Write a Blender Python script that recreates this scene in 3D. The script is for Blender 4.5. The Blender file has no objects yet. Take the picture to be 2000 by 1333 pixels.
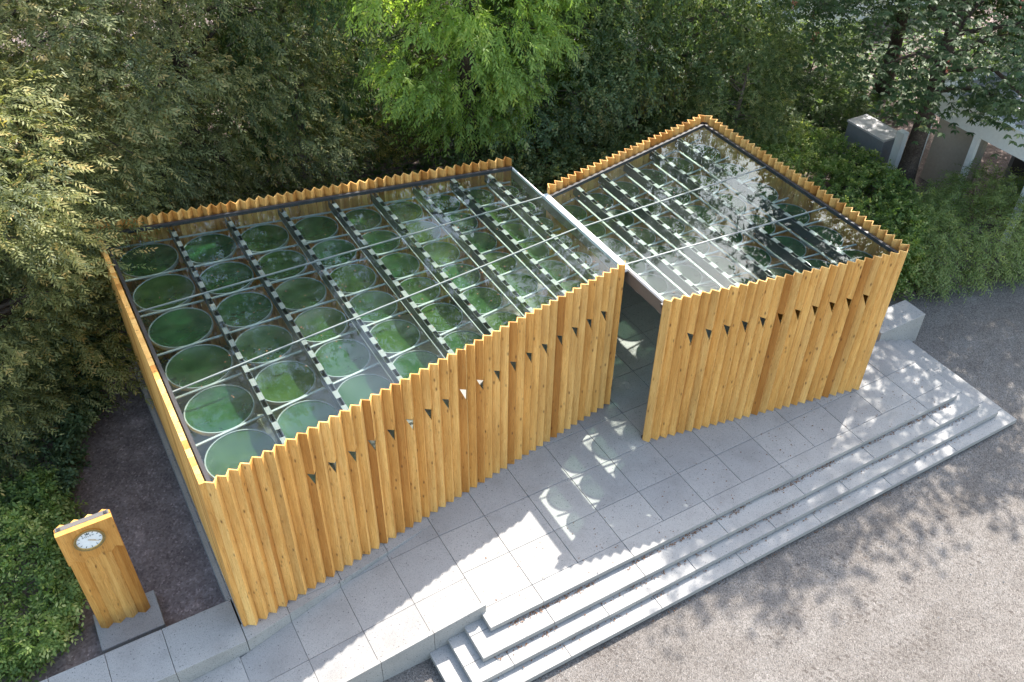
import bpy, math, random
import numpy as np
from mathutils import Vector, Matrix

# ------------------------------------------------------------------ camera
scn = bpy.context.scene
COL = scn.collection
camd = bpy.data.cameras.new('camera')
camd.sensor_width = 36.0
camd.lens = 1821.5 / 2000.0 * 36.0
camd.clip_end = 2000.0
camd.clip_start = 0.1
cam = bpy.data.objects.new('camera', camd)
COL.objects.link(cam)
_r = Vector((0.86655, -0.49891, 0.01358)); _u = Vector((0.31812, 0.57310, 0.75522)); _f = Vector((0.38457, 0.65012, -0.65533))
cam.matrix_world = Matrix(((_r.x, _u.x, -_f.x, -8.970), (_r.y, _u.y, -_f.y, -11.058), (_r.z, _u.z, -_f.z, 17.5), (0, 0, 0, 1)))
scn.camera = cam

# ------------------------------------------------------------------ light
SUN_AZ = math.radians(61.2)      # from +Y towards +X
SUN_EL = math.radians(44.8)
world = bpy.data.worlds.new('World'); scn.world = world; world.use_nodes = True
wn = world.node_tree.nodes; wl = world.node_tree.links
bg = wn['Background']
sky = wn.new('ShaderNodeTexSky'); sky.sky_type = 'NISHITA'; sky.sun_disc = False
sky.sun_elevation = SUN_EL; sky.sun_rotation = SUN_AZ
sky.air_density = 1.5; sky.dust_density = 2.3; sky.ozone_density = 1.0
wl.new(sky.outputs[0], bg.inputs[0]); bg.inputs[1].default_value = 0.15
sund = bpy.data.lights.new('sun', 'SUN'); sund.energy = 3.9; sund.angle = math.radians(0.55); sund.color = (1.0, 0.955, 0.89)
sun = bpy.data.objects.new('sun', sund); COL.objects.link(sun)
sdir = Vector((math.sin(SUN_AZ) * math.cos(SUN_EL), math.cos(SUN_AZ) * math.cos(SUN_EL), math.sin(SUN_EL)))
sun.rotation_euler = (-sdir).to_track_quat('-Z', 'Y').to_euler(); sun.location = (20, 15, 30)
scn.view_settings.view_transform = 'Standard'; scn.view_settings.look = 'None'
scn.view_settings.exposure = 1.8; scn.view_settings.gamma = 1.0
scn.render.engine = 'CYCLES'
scn.cycles.transparent_max_bounces = 14; scn.cycles.max_bounces = 6
scn.cycles.diffuse_bounces = 3; scn.cycles.glossy_bounces = 3; scn.cycles.transmission_bounces = 4
scn.cycles.caustics_reflective = False; scn.cycles.caustics_refractive = False
scn.cycles.sample_clamp_indirect = 6.0

rnd = random.Random(7)
GZ = -0.72            # gravel level, platform top is z = 0
H = 4.58              # top of the timber walls
GLZ = 4.35            # roof glass
DZ = 3.88             # glass discs

# ------------------------------------------------------------------ helpers
def mesh_obj(name, verts, faces, mat, parent=None, smooth=False, kind=None):
    me = bpy.data.meshes.new(name); me.from_pydata(verts, [], faces); me.update()
    if mat: me.materials.append(mat)
    if smooth:
        for p in me.polygons: p.use_smooth = True
    o = bpy.data.objects.new(name, me); COL.objects.link(o)
    if parent: o.parent = parent
    if kind: o['kind'] = kind
    return o
def link_obj(name, me, parent=None, loc=(0, 0, 0), rz=0.0, scale=(1, 1, 1)):
    o = bpy.data.objects.new(name, me); COL.objects.link(o)
    o.location = loc; o.rotation_euler = (0, 0, rz); o.scale = scale
    if parent: o.parent = parent
    return o
def empty(name, loc=(0, 0, 0), label=None, cat=None, group=None):
    o = bpy.data.objects.new(name, None); COL.objects.link(o); o.location = loc; o.empty_display_size = 0.2
    tag(o, label, cat, group); return o
def tag(o, label=None, cat=None, group=None, kind=None):
    if label: o['label'] = label
    if cat: o['category'] = cat
    if group: o['group'] = group
    if kind: o['kind'] = kind
    return o
class MB:
    def __init__(s): s.v = []; s.f = []
    def prism(s, poly, z0, z1):
        """poly: list of (x,y) counter-clockwise"""
        n = len(poly); b = len(s.v)
        s.v += [(x, y, z0) for x, y in poly] + [(x, y, z1) for x, y in poly]
        s.f.append([b + i for i in range(n)][::-1]); s.f.append([b + n + i for i in range(n)])
        for i in range(n):
            j = (i + 1) % n; s.f.append([b + i, b + j, b + n + j, b + n + i])
        return s
    def box(s, x0, x1, y0, y1, z0, z1): return s.prism([(x0, y0), (x1, y0), (x1, y1), (x0, y1)], z0, z1)
    def hexa(s, p):
        b = len(s.v); s.v += [tuple(q) for q in p]
        s.f += [[b + 3, b + 2, b + 1, b], [b + 4, b + 5, b + 6, b + 7], [b, b + 1, b + 5, b + 4], [b + 1, b + 2, b + 6, b + 5], [b + 2, b + 3, b + 7, b + 6], [b + 3, b, b + 4, b + 7]]
        return s
    def bar(s, a, b_, w, h):
        """horizontal bar from a to b (points on its top centre line), width w, height h downwards"""
        a = Vector(a); b_ = Vector(b_); d = (b_ - a); d.z = 0; d.normalize(); n = Vector((-d.y, d.x, 0)) * (w / 2); dz = Vector((0, 0, -h))
        s.hexa([a - n + dz, b_ - n + dz, b_ + n + dz, a + n + dz, a - n, b_ - n, b_ + n, a + n]); return s
    def slab(s, poly, z0f, z1f):
        """prism whose bottom/top heights are functions of (x,y)"""
        n = len(poly); b = len(s.v)
        s.v += [(x, y, z0f(x, y)) for x, y in poly] + [(x, y, z1f(x, y)) for x, y in poly]
        s.f.append([b + i for i in range(n)][::-1]); s.f.append([b + n + i for i in range(n)])
        for i in range(n):
            j = (i + 1) % n; s.f.append([b + i, b + j, b + n + j, b + n + i])
        return s
    def tube(s, pts, rad, n=8):
        """tapered tube through pts with radii"""
        pts = [Vector(p) for p in pts]; b = len(s.v)
        for i, p in enumerate(pts):
            d = (pts[min(i + 1, len(pts) - 1)] - pts[max(i - 1, 0)]).normalized()
            a = d.orthogonal().normalized(); c = d.cross(a)
            for k in range(n):
                t = 2 * math.pi * k / n; q = p + (a * math.cos(t) + c * math.sin(t)) * rad[i]; s.v.append(tuple(q))
        for i in range(len(pts) - 1):
            for k in range(n):
                j = (k + 1) % n
                s.f.append([b + i * n + k, b + i * n + j, b + (i + 1) * n + j, b + (i + 1) * n + k])
        s.f.append([b + (len(pts) - 1) * n + k for k in range(n)])
        return s
    def mesh(s, name, mat, smooth=False):
        me = bpy.data.meshes.new(name); me.from_pydata(s.v, [], s.f); me.update(); me.materials.append(mat)
        if smooth:
            for p in me.polygons: p.use_smooth = True
        return me
    def build(s, name, mat, parent=None, smooth=False, kind=None):
        o = bpy.data.objects.new(name, s.mesh(name, mat, smooth)); COL.objects.link(o)
        if parent: o.parent = parent
        if kind: o['kind'] = kind
        return o

# ------------------------------------------------------------------ materials
def newmat(name):
    m = bpy.data.materials.new(name); m.use_nodes = True; nt = m.node_tree
    return m, nt, nt.nodes['Principled BSDF']
def N(nt, t, **kw):
    n = nt.nodes.new(t)
    for k, v in kw.items():
        if k in n.inputs: n.inputs[k].default_value = v
        else: setattr(n, k, v)
    return n
def ramp(nt, stops, interp='LINEAR'):
    r = nt.nodes.new('ShaderNodeValToRGB'); e = r.color_ramp.elements; r.color_ramp.interpolation = interp
    while len(e) < len(stops): e.new(0.5)
    for i, (p, c) in enumerate(stops): e[i].position = p; e[i].color = (*c, 1)
    return r
def mix(nt, a, b, fac, mode='MIX'):
    m = nt.nodes.new('ShaderNodeMix'); m.data_type = 'RGBA'; m.blend_type = mode; L = nt.links
    for s, x in ((6, a), (7, b), (0, fac)):
        if hasattr(x, 'is_linked') or hasattr(x, 'links'): L.new(x, m.inputs[s])
        else: m.inputs[s].default_value = (*x, 1) if isinstance(x, tuple) else x
    return m.outputs[2]
def math_(nt, op, a, b=None):
    m = nt.nodes.new('ShaderNodeMath'); m.operation = op
    for i, x in enumerate((a, b)):
        if x is None: continue
        if hasattr(x, 'links'): nt.links.new(x, m.inputs[i])
        else: m.inputs[i].default_value = x
    return m.outputs[0]
def simple(name, col, rough=0.5, metal=0.0, spec=0.5):
    m, nt, b = newmat(name); b.inputs['Base Color'].default_value = (*col, 1); b.inputs['Roughness'].default_value = rough; b.inputs['Metallic'].default_value = metal
    b.inputs['Specular IOR Level'].default_value = spec
    n = N(nt, 'ShaderNodeTexNoise', Scale=9.0, Detail=4.0); tc = N(nt, 'ShaderNodeTexCoord'); nt.links.new(tc.outputs['Object'], n.inputs['Vector'])
    c = mix(nt, tuple(x * 0.86 for x in col), tuple(min(1, x * 1.1) for x in col), n.outputs[0]); nt.links.new(c, b.inputs['Base Color'])
    return m

def mat_wood(name, tint=(1, 1, 1), sat=1.0):
    m, nt, b = newmat(name); L = nt.links
    tc = N(nt, 'ShaderNodeTexCoord'); oi = N(nt, 'ShaderNodeObjectInfo')
    off = N(nt, 'ShaderNodeVectorMath', operation='SCALE'); off.inputs[0].default_value = (37.0, 19.0, 53.0); L.new(oi.outputs['Random'], off.inputs['Scale'])
    add = N(nt, 'ShaderNodeVectorMath', operation='ADD'); L.new(tc.outputs['Object'], add.inputs[0]); L.new(off.outputs[0], add.inputs[1])
    # grain: long vertical streaks, wobbling
    wob = N(nt, 'ShaderNodeTexNoise', Scale=1.6, Detail=2.0); L.new(add.outputs[0], wob.inputs['Vector'])
    wsc = N(nt, 'ShaderNodeVectorMath', operation='SCALE', Scale=0.10); L.new(wob.outputs[1], wsc.inputs[0])
    a2 = N(nt, 'ShaderNodeVectorMath', operation='ADD'); L.new(add.outputs[0], a2.inputs[0]); L.new(wsc.outputs[0], a2.inputs[1])
    mp = N(nt, 'ShaderNodeMapping'); mp.inputs['Scale'].default_value = (60, 60, 1.1); L.new(a2.outputs[0], mp.inputs[0])
    g = N(nt, 'ShaderNodeTexNoise', Scale=1.0, Detail=5.0, Roughness=0.65); L.new(mp.outputs[0], g.inputs['Vector'])
    gr = ramp(nt, [(0.22, (0.480, 0.222, 0.054)), (0.42, (0.660, 0.360, 0.102)), (0.60, (0.760, 0.455, 0.152)), (0.80, (0.820, 0.560, 0.235))]); L.new(g.outputs[0], gr.inputs[0])
    # broad patches along the board
    mp2 = N(nt, 'ShaderNodeMapping'); mp2.inputs['Scale'].default_value = (5, 5, 0.55); L.new(add.outputs[0], mp2.inputs[0])
    n2 = N(nt, 'ShaderNodeTexNoise', Scale=1.0, Detail=3.0); L.new(mp2.outputs[0], n2.inputs['Vector'])
    pr = ramp(nt, [(0.3, (0.80, 0.72, 0.62)), (0.7, (1.12, 1.10, 1.05))]); L.new(n2.outputs[0], pr.inputs[0])
    c = mix(nt, gr.outputs[0], pr.outputs[0], 1.0, 'MULTIPLY')
    # board to board tone
    rr = ramp(nt, [(0.0, (0.60, 0.47, 0.35)), (0.14, (0.84, 0.74, 0.62)), (0.5, (1.0, 1.0, 1.0)), (0.85, (1.06, 1.12, 1.24)), (1.0, (0.82, 0.86, 0.94))]); L.new(oi.outputs['Random'], rr.inputs[0])
    c = mix(nt, c, rr.outputs[0], 1.0, 'MULTIPLY')
    # knots
    mk = N(nt, 'ShaderNodeMapping'); mk.inputs['Scale'].default_value = (7.0, 7.0, 2.6); L.new(add.outputs[0], mk.inputs[0])
    vo = N(nt, 'ShaderNodeTexVoronoi', Scale=1.0, Randomness=1.0); L.new(mk.outputs[0], vo.inputs['Vector'])
    kr = ramp(nt, [(0.05, (1, 1, 1)), (0.12, (0.45, 0.45, 0.45)), (0.20, (0, 0, 0))]); L.new(vo.outputs['Distance'], kr.inputs[0])
    gate = math_(nt, 'GREATER_THAN', math_(nt, 'MULTIPLY', vo.outputs['Color'], 1.0), 0.30)
    kf = math_(nt, 'MULTIPLY', kr.outputs[0], gate)
    # drying checks: thin dark lines along the grain
    mc = N(nt, 'ShaderNodeMapping'); mc.inputs['Scale'].default_value = (24, 24, 0.8); L.new(a2.outputs[0], mc.inputs[0])
    ck = N(nt, 'ShaderNodeTexNoise', Scale=1.0, Detail=2.0); L.new(mc.outputs[0], ck.inputs['Vector'])
    ckr = ramp(nt, [(0.485, (0, 0, 0)), (0.5, (1, 1, 1)), (0.515, (0, 0, 0))]); L.new(ck.outputs[0], ckr.inputs[0])
    c = mix(nt, c, (0.22, 0.10, 0.035), math_(nt, 'MULTIPLY', ckr.outputs[0], 0.45))
    c = mix(nt, c, (0.11, 0.042, 0.014), math_(nt, 'MULTIPLY', kf, 0.85))
    c = mix(nt, c, tint, 1.0, 'MULTIPLY')
    hs = N(nt, 'ShaderNodeHueSaturation', Saturation=sat); L.new(c, hs.inputs['Color'])
    L.new(hs.outputs[0], b.inputs['Base Color'])
    rg = N(nt, 'ShaderNodeMapRange'); rg.inputs['To Min'].default_value = 0.55; rg.inputs['To Max'].default_value = 0.8; L.new(g.outputs[0], rg.inputs[0]); L.new(rg.outputs[0], b.inputs['Roughness'])
    b.inputs['Specular IOR Level'].default_value = 0.3
    bp = N(nt, 'ShaderNodeBump', Strength=0.35, Distance=0.004); L.new(g.outputs[0], bp.inputs['Height']); L.new(bp.outputs[0], b.inputs['Normal'])
    return m

def mat_terrazzo(name, base=(0.60, 0.60, 0.60), warm=0.0):
    m, nt, b = newmat(name); L = nt.links
    ge = N(nt, 'ShaderNodeNewGeometry'); oi = N(nt, 'ShaderNodeObjectInfo')
    v1 = N(nt, 'ShaderNodeTexVoronoi', Scale=34.0, Randomness=1.0); L.new(ge.outputs['Position'], v1.inputs['Vector'])
    v2 = N(nt, 'ShaderNodeTexVoronoi', Scale=13.0, Randomness=1.0); L.new(ge.outputs['Position'], v2.inputs['Vector'])
    v3 = N(nt, 'ShaderNodeTexVoronoi', Scale=80.0, Randomness=1.0); L.new(ge.outputs['Position'], v3.inputs['Vector'])
    n = N(nt, 'ShaderNodeTexNoise', Scale=1.1, Detail=6.0, Roughness=0.6); L.new(ge.outputs['Position'], n.inputs['Vector'])
    br = ramp(nt, [(0.28, tuple(x * 0.82 for x in base)), (0.5, base), (0.72, tuple(x * 1.08 for x in base))]); L.new(n.outputs[0], br.inputs[0])
    c = br.outputs[0]
    tone = ramp(nt, [(0, (0.90, 0.905, 0.915)), (0.5, (1.0, 1.0, 1.0)), (1, (1.07, 1.06, 1.045))]); L.new(oi.outputs['Random'], tone.inputs[0])
    c = mix(nt, c, tone.outputs[0], 1.0, 'MULTIPLY')
    g3 = ramp(nt, [(0.0, (0.72, 0.72, 0.73)), (0.5, (1, 1, 1)), (1.0, (1.12, 1.1, 1.08))]); L.new(v3.outputs['Color'], g3.inputs[0])
    c = mix(nt, c, g3.outputs[0], 0.8, 'MULTIPLY')
    s1 = math_(nt, 'MULTIPLY', math_(nt, 'LESS_THAN', v1.outputs['Distance'], 0.30), math_(nt, 'GREATER_THAN', v1.outputs['Color'], 0.66))
    c = mix(nt, c, (0.14, 0.13, 0.13), math_(nt, 'MULTIPLY', s1, 0.75))
    s2 = math_(nt, 'MULTIPLY', math_(nt, 'LESS_THAN', v2.outputs['Distance'], 0.17), math_(nt, 'GREATER_THAN', v2.outputs['Color'], 0.62))
    c = mix(nt, c, (0.09, 0.082, 0.08), math_(nt, 'MULTIPLY', s2, 0.85))
    L.new(c, b.inputs['Base Color']); b.inputs['Roughness'].default_value = 0.62; b.inputs['Specular IOR Level'].default_value = 0.35
    return m

def mat_gravel(name):
    m, nt, b = newmat(name); L = nt.links
    ge = N(nt, 'ShaderNodeNewGeometry'); P = ge.outputs['Position']
    v = N(nt, 'ShaderNodeTexVoronoi', Scale=44.0, Randomness=1.0); L.new(P, v.inputs['Vector'])
    v2 = N(nt, 'ShaderNodeTexVoronoi', Scale=90.0, Randomness=1.0); L.new(P, v2.inputs['Vector'])
    mb_ = N(nt, 'ShaderNodeMapping'); mb_.inputs['Rotation'].default_value = (0, 0, math.radians(9)); mb_.inputs['Scale'].default_value = (0.75, 1.3, 1.0); L.new(P, mb_.inputs[0])
    n1 = N(nt, 'ShaderNodeTexNoise', Scale=0.6, Detail=7.0, Roughness=0.62); L.new(mb_.outputs[0], n1.inputs['Vector'])
    n2 = N(nt, 'ShaderNodeTexNoise', Scale=3.0, Detail=6.0, Roughness=0.7); L.new(P, n2.inputs['Vector'])
    c0 = ramp(nt, [(0.30, (0.138, 0.126, 0.116)), (0.5, (0.170, 0.158, 0.148)), (0.70, (0.202, 0.192, 0.182))]); L.new(n1.outputs[0], c0.inputs[0])
    st = ramp(nt, [(0.0, (0.30, 0.28, 0.27)), (0.35, (0.78, 0.75, 0.72)), (0.7, (1.08, 1.06, 1.03)), (0.93, (1.4, 1.36, 1.32)), (1.0, (2.6, 2.6, 2.6))]); L.new(v.outputs['Color'], st.inputs[0])
    c = mix(nt, c0.outputs[0], st.outputs[0], 0.85, 'MULTIPLY')
    st2 = ramp(nt, [(0.0, (0.6, 0.58, 0.56)), (1.0, (1.3, 1.28, 1.26))]); L.new(v2.outputs['Color'], st2.inputs[0])
    c = mix(nt, c, st2.outputs[0], 0.6, 'MULTIPLY')
    n2r = ramp(nt, [(0.3, (0.86, 0.845, 0.835)), (0.7, (1.09, 1.09, 1.09))]); L.new(n2.outputs[0], n2r.inputs[0])
    c = mix(nt, c, n2r.outputs[0], 0.8, 'MULTIPLY')
    # tyre tracks: bands of lugs running roughly along the steps
    mp = N(nt, 'ShaderNodeMapping'); mp.inputs['Rotation'].default_value = (0, 0, math.radians(8)); L.new(P, mp.inputs[0])
    wb = N(nt, 'ShaderNodeTexNoise', Scale=0.25, Detail=2.0); L.new(mp.outputs[0], wb.inputs['Vector'])
    sep = N(nt, 'ShaderNodeSeparateXYZ'); L.new(mp.outputs[0], sep.inputs[0])
    yy = math_(nt, 'ADD', sep.outputs[1], math_(nt, 'MULTIPLY', wb.outputs[0], 1.6))
    band = math_(nt, 'GREATER_THAN', math_(nt, 'SINE', math_(nt, 'MULTIPLY', yy, 5.2)), 0.05)
    lug = math_(nt, 'SINE', math_(nt, 'ADD', math_(nt, 'MULTIPLY', sep.outputs[0], 30.0), math_(nt, 'MULTIPLY', yy, 13.0)))
    lug2 = math_(nt, 'GREATER_THAN', lug, 0.62)
    cell = math_(nt, 'GREATER_THAN', math_(nt, 'SINE', math_(nt, 'MULTIPLY', yy, 36.0)), -0.1)
    patch = N(nt, 'ShaderNodeTexNoise', Scale=0.5, Detail=3.0); L.new(P, patch.inputs['Vector'])
    pt = ramp(nt, [(0.40, (0, 0, 0)), (0.52, (1, 1, 1))]); L.new(patch.outputs[0], pt.inputs[0])
    south = math_(nt, 'LESS_THAN', sep.outputs[1], -2.6)
    tr = math_(nt, 'MULTIPLY', math_(nt, 'MULTIPLY', band, math_(nt, 'MULTIPLY', lug2, cell)), math_(nt, 'MULTIPLY', pt.outputs[0], south))
    brk = N(nt, 'ShaderNodeTexNoise', Scale=2.2, Detail=3.0); L.new(P, brk.inputs['Vector'])
    tr = math_(nt, 'MULTIPLY', tr, math_(nt, 'GREATER_THAN', brk.outputs[0], 0.50))
    c = mix(nt, c, (0.062, 0.050, 0.043), math_(nt, 'MULTIPLY', tr, 0.55))
    L.new(c, b.inputs['Base Color']); b.inputs['Roughness'].default_value = 0.95; b.inputs['Specular IOR Level'].default_value = 0.1
    hh = math_(nt, 'ADD', math_(nt, 'MULTIPLY', v.outputs['Distance'], -0.5), math_(nt, 'ADD', math_(nt, 'MULTIPLY', n2.outputs[0], 1.2), math_(nt, 'MULTIPLY', tr, -0.9)))
    bp = N(nt, 'ShaderNodeBump', Strength=0.8, Distance=0.03); L.new(hh, bp.inputs['Height']); L.new(bp.outputs[0], b.inputs['Normal'])
    return m

def mat_soil(name, col):
    m, nt, b = newmat(name); L = nt.links
    ge = N(nt, 'ShaderNodeNewGeometry'); P = ge.outputs['Position']
    v = N(nt, 'ShaderNodeTexVoronoi', Scale=22.0); L.new(P, v.inputs['Vector'])
    n = N(nt, 'ShaderNodeTexNoise', Scale=1.3, Detail=8.0, Roughness=0.7); L.new(P, n.inputs['Vector'])
    r = ramp(nt, [(0.3, tuple(x * 0.6 for x in col)), (0.55, col), (0.75, tuple(x * 1.7 for x in col))]); L.new(n.outputs[0], r.inputs[0])
    s = ramp(nt, [(0.0, (0.55, 0.5, 0.5)), (0.8, (1.1, 1.1, 1.1)), (1.0, (2.0, 1.9, 1.9))]); L.new(v.outputs['Color'], s.inputs[0])
    L.new(mix(nt, r.outputs[0], s.outputs[0], 0.85, 'MULTIPLY'), b.inputs['Base Color']); b.inputs['Roughness'].default_value = 1.0; b.inputs['Specular IOR Level'].default_value = 0.05
    bp = N(nt, 'ShaderNodeBump', Strength=0.7, Distance=0.03); L.new(n.outputs[0], bp.inputs['Height']); L.new(bp.outputs[0], b.inputs['Normal'])
    return m

def mat_roofglass(name):
    m, nt, b = newmat(name); L = nt.links; nt.nodes.remove(b); out = nt.nodes['Material Output']
    ge = N(nt, 'ShaderNodeNewGeometry')
    fr = N(nt, 'ShaderNodeFresnel', IOR=1.52); ior = N(nt, 'ShaderNodeMapRange'); ior.inputs['To Min'].default_value = 1.52; ior.inputs['To Max'].default_value = 1 / 1.52
    L.new(ge.outputs['Backfacing'], ior.inputs[0]); L.new(ior.outputs[0], fr.inputs['IOR'])
    gl = N(nt, 'ShaderNodeBsdfGlossy', Roughness=0.012); gl.inputs[0].default_value = (0.82, 0.89, 0.96, 1)
    tr = N(nt, 'ShaderNodeBsdfTransparent'); tr.inputs[0].default_value = (0.90, 0.955, 0.925, 1)
    di = N(nt, 'ShaderNodeBsdfDiffuse'); di.inputs[0].default_value = (0.55, 0.55, 0.52, 1)
    nz = N(nt, 'ShaderNodeTexNoise', Scale=0.7, Detail=6.0, Roughness=0.6); L.new(ge.outputs['Position'], nz.inputs['Vector'])
    vo = N(nt, 'ShaderNodeTexVoronoi', Scale=9.0); L.new(ge.outputs['Position'], vo.inputs['Vector'])
    spot = math_(nt, 'MULTIPLY', math_(nt, 'LESS_THAN', vo.outputs['Distance'], 0.09), math_(nt, 'GREATER_THAN', vo.outputs['Color'], 0.6))
    dust = N(nt, 'ShaderNodeMapRange'); dust.inputs['From Min'].default_value = 0.35; dust.inputs['From Max'].default_value = 0.8; dust.inputs['To Min'].default_value = 0.002; dust.inputs['To Max'].default_value = 0.016; L.new(nz.outputs[0], dust.inputs[0])
    df = math_(nt, 'ADD', dust.outputs[0], math_(nt, 'MULTIPLY', spot, 0.12))
    bp = N(nt, 'ShaderNodeBump', Strength=0.05, Distance=0.02); wv = N(nt, 'ShaderNodeTexNoise', Scale=2.2, Detail=1.0); L.new(ge.outputs['Position'], wv.inputs['Vector']); L.new(wv.outputs[0], bp.inputs['Height'])
    L.new(bp.outputs[0], gl.inputs['Normal'])
    m1 = N(nt, 'ShaderNodeMixShader'); L.new(math_(nt, 'MULTIPLY', fr.outputs[0], 0.48), m1.inputs[0]); L.new(tr.outputs[0], m1.inputs[1]); L.new(gl.outputs[0], m1.inputs[2])
    m2 = N(nt, 'ShaderNodeMixShader'); L.new(df, m2.inputs[0]); L.new(m1.outputs[0], m2.inputs[1]); L.new(di.outputs[0], m2.inputs[2])
    L.new(m2.outputs[0], out.inputs[0]); return m

def mat_disc(name):
    m, nt, b = newmat(name); L = nt.links; nt.nodes.remove(b); out = nt.nodes['Material Output']
    oi = N(nt, 'ShaderNodeObjectInfo'); ge = N(nt, 'ShaderNodeNewGeometry')
    n = N(nt, 'ShaderNodeTexNoise', Scale=2.6, Detail=5.0, Roughness=0.6); L.new(ge.outputs['Position'], n.inputs['Vector'])
    cr = ramp(nt, [(0.3, (0.036, 0.108, 0.038)), (0.55, (0.052, 0.142, 0.048)), (0.75, (0.080, 0.185, 0.066))]); L.new(n.outputs[0], cr.inputs[0])
    hue = ramp(nt, [(0.0, (0.8, 1.0, 1.15)), (0.5, (1, 1, 1)), (1.0, (1.45, 1.05, 0.7))]); L.new(oi.outputs['Random'], hue.inputs[0])
    col = mix(nt, cr.outputs[0], hue.outputs[0], 1.0, 'MULTIPLY')
    di = N(nt, 'ShaderNodeBsdfDiffuse'); L.new(col, di.inputs[0]); tl = N(nt, 'ShaderNodeBsdfTranslucent'); L.new(col, tl.inputs[0])
    ms = N(nt, 'ShaderNodeMixShader'); ms.inputs[0].default_value = 0.4; L.new(di.outputs[0], ms.inputs[1]); L.new(tl.outputs[0], ms.inputs[2])
    tr = N(nt, 'ShaderNodeBsdfTransparent'); tr.inputs[0].default_value = (0.12, 0.21, 0.15, 1)
    m0 = N(nt, 'ShaderNodeMixShader'); m0.inputs[0].default_value = 0.42; L.new(ms.outputs[0], m0.inputs[1]); L.new(tr.outputs[0], m0.inputs[2])
    gl = N(nt, 'ShaderNodeBsdfGlossy', Roughness=0.08); fr = N(nt, 'ShaderNodeFresnel', IOR=1.5); ior = N(nt, 'ShaderNodeMapRange'); ior.inputs['To Min'].default_value = 1.5; ior.inputs['To Max'].default_value = 1 / 1.5
    L.new(ge.outputs['Backfacing'], ior.inputs[0]); L.new(ior.outputs[0], fr.inputs['IOR'])
    bp = N(nt, 'ShaderNodeBump', Strength=0.25, Distance=0.05); L.new(n.outputs[0], bp.inputs['Height']); L.new(bp.outputs[0], gl.inputs['Normal'])
    m1 = N(nt, 'ShaderNodeMixShader'); L.new(fr.outputs[0], m1.inputs[0]); L.new(m0.outputs[0], m1.inputs[1]); L.new(gl.outputs[0], m1.inputs[2])
    L.new(m1.outputs[0], out.inputs[0]); return m

def mat_leaf(name, stops, trans=0.35, rough=0.55, hue=0.0):
    """stops: colours over the per-leaf tint attribute"""
    m, nt, b = newmat(name); L = nt.links; nt.nodes.remove(b); out = nt.nodes['Material Output']
    at = N(nt, 'ShaderNodeAttribute', attribute_name='tint'); oi = N(nt, 'ShaderNodeObjectInfo')
    cr = ramp(nt, stops); L.new(at.outputs['Fac'], cr.inputs[0])
    orr = ramp(nt, [(0, (0.86, 0.9, 0.95)), (1, (1.12, 1.08, 1.0))]); L.new(oi.outputs['Random'], orr.inputs[0])
    col = mix(nt, cr.outputs[0], orr.outputs[0], 1.0, 'MULTIPLY')
    di = N(nt, 'ShaderNodeBsdfPrincipled', Roughness=rough); di.inputs['Specular IOR Level'].default_value = 0.35; L.new(col, di.inputs['Base Color'])
    tl = N(nt, 'ShaderNodeBsdfTranslucent'); tcol = mix(nt, col, (1.15, 1.25, 0.55), 1.0, 'MULTIPLY'); L.new(tcol, tl.inputs[0])
    ms = N(nt, 'ShaderNodeMixShader'); ms.inputs[0].default_value = trans; L.new(di.outputs[0], ms.inputs[1]); L.new(tl.outputs[0], ms.inputs[2])
    L.new(ms.outputs[0], out.inputs[0]); return m

M = dict(
    wood=mat_wood('timber'),
    wood_clock=mat_wood('clock_timber', (1.0, 0.97, 0.92)),
    stone=mat_terrazzo('terrazzo', (0.298, 0.286, 0.268)),
    core=simple('concrete_core', (0.16, 0.155, 0.15), 0.9),
    gravel=mat_gravel('gravel'),
    soil=mat_soil('soil', (0.225, 0.180, 0.165)),
    glass=mat_roofglass('roof_glass'),
    disc=mat_disc('green_glass'),
    dark=simple('dark_steel', (0.035, 0.035, 0.038), 0.45, 0.0),
    steel=simple('pale_steel', (0.33, 0.33, 0.32), 0.4, 0.0),
    white=simple('white_metal', (0.72, 0.70, 0.68), 0.45),
    block=simple('spacer_metal', (0.20, 0.185, 0.18), 0.45),
    bronze=simple('bronze_fascia', (0.13, 0.105, 0.085), 0.5),
    ring=simple('ring_steel', (0.25, 0.26, 0.25), 0.35),
    joint=simple('glazing_strip', (0.17, 0.19, 0.18), 0.35),
    plaster=simple('white_paint', (0.78, 0.77, 0.75), 0.7),
    beige=simple('beige_render', (0.42, 0.36, 0.30), 0.9),
    grey=simple('grey_panel', (0.20, 0.20, 0.21), 0.7),
    tin=simple('sheet_roof', (0.45, 0.43, 0.43), 0.55),
    weathered=simple('weathered_cap', (0.11, 0.10, 0.092), 0.8),
    gold=simple('gold', (0.80, 0.52, 0.16), 0.25, 0.9),
    dial=simple('dial_white', (0.82, 0.82, 0.80), 0.4),
    ink=simple('dial_ink', (0.03, 0.05, 0.05), 0.5),
    bark=mat_soil('bark', (0.075, 0.060, 0.050)),
    palebark=mat_soil('pale_bark', (0.20, 0.175, 0.15)),
    pebble=simple('pebble', (0.22, 0.20, 0.185), 0.9),
    litter=simple('dead_leaf', (0.16, 0.075, 0.035), 0.9),
)

# ------------------------------------------------------------------ ground
def build_ground():
    MB().box(-300, 300, -300, 400, GZ - 0.5, GZ).build('ground', M['gravel'], kind='structure')
    MB().prism([(-60, 1.95), (-8.36, 1.95), (-8.36, 10.9), (3.0, 9.3), (9.4, 8.7), (10.2, 5.0), (13.0, 3.0), (40, -4.5), (80, 60), (-60, 60)], GZ - 0.3, GZ + 0.006).build('planting_soil', M['soil'], kind='structure')
build_ground()

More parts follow.
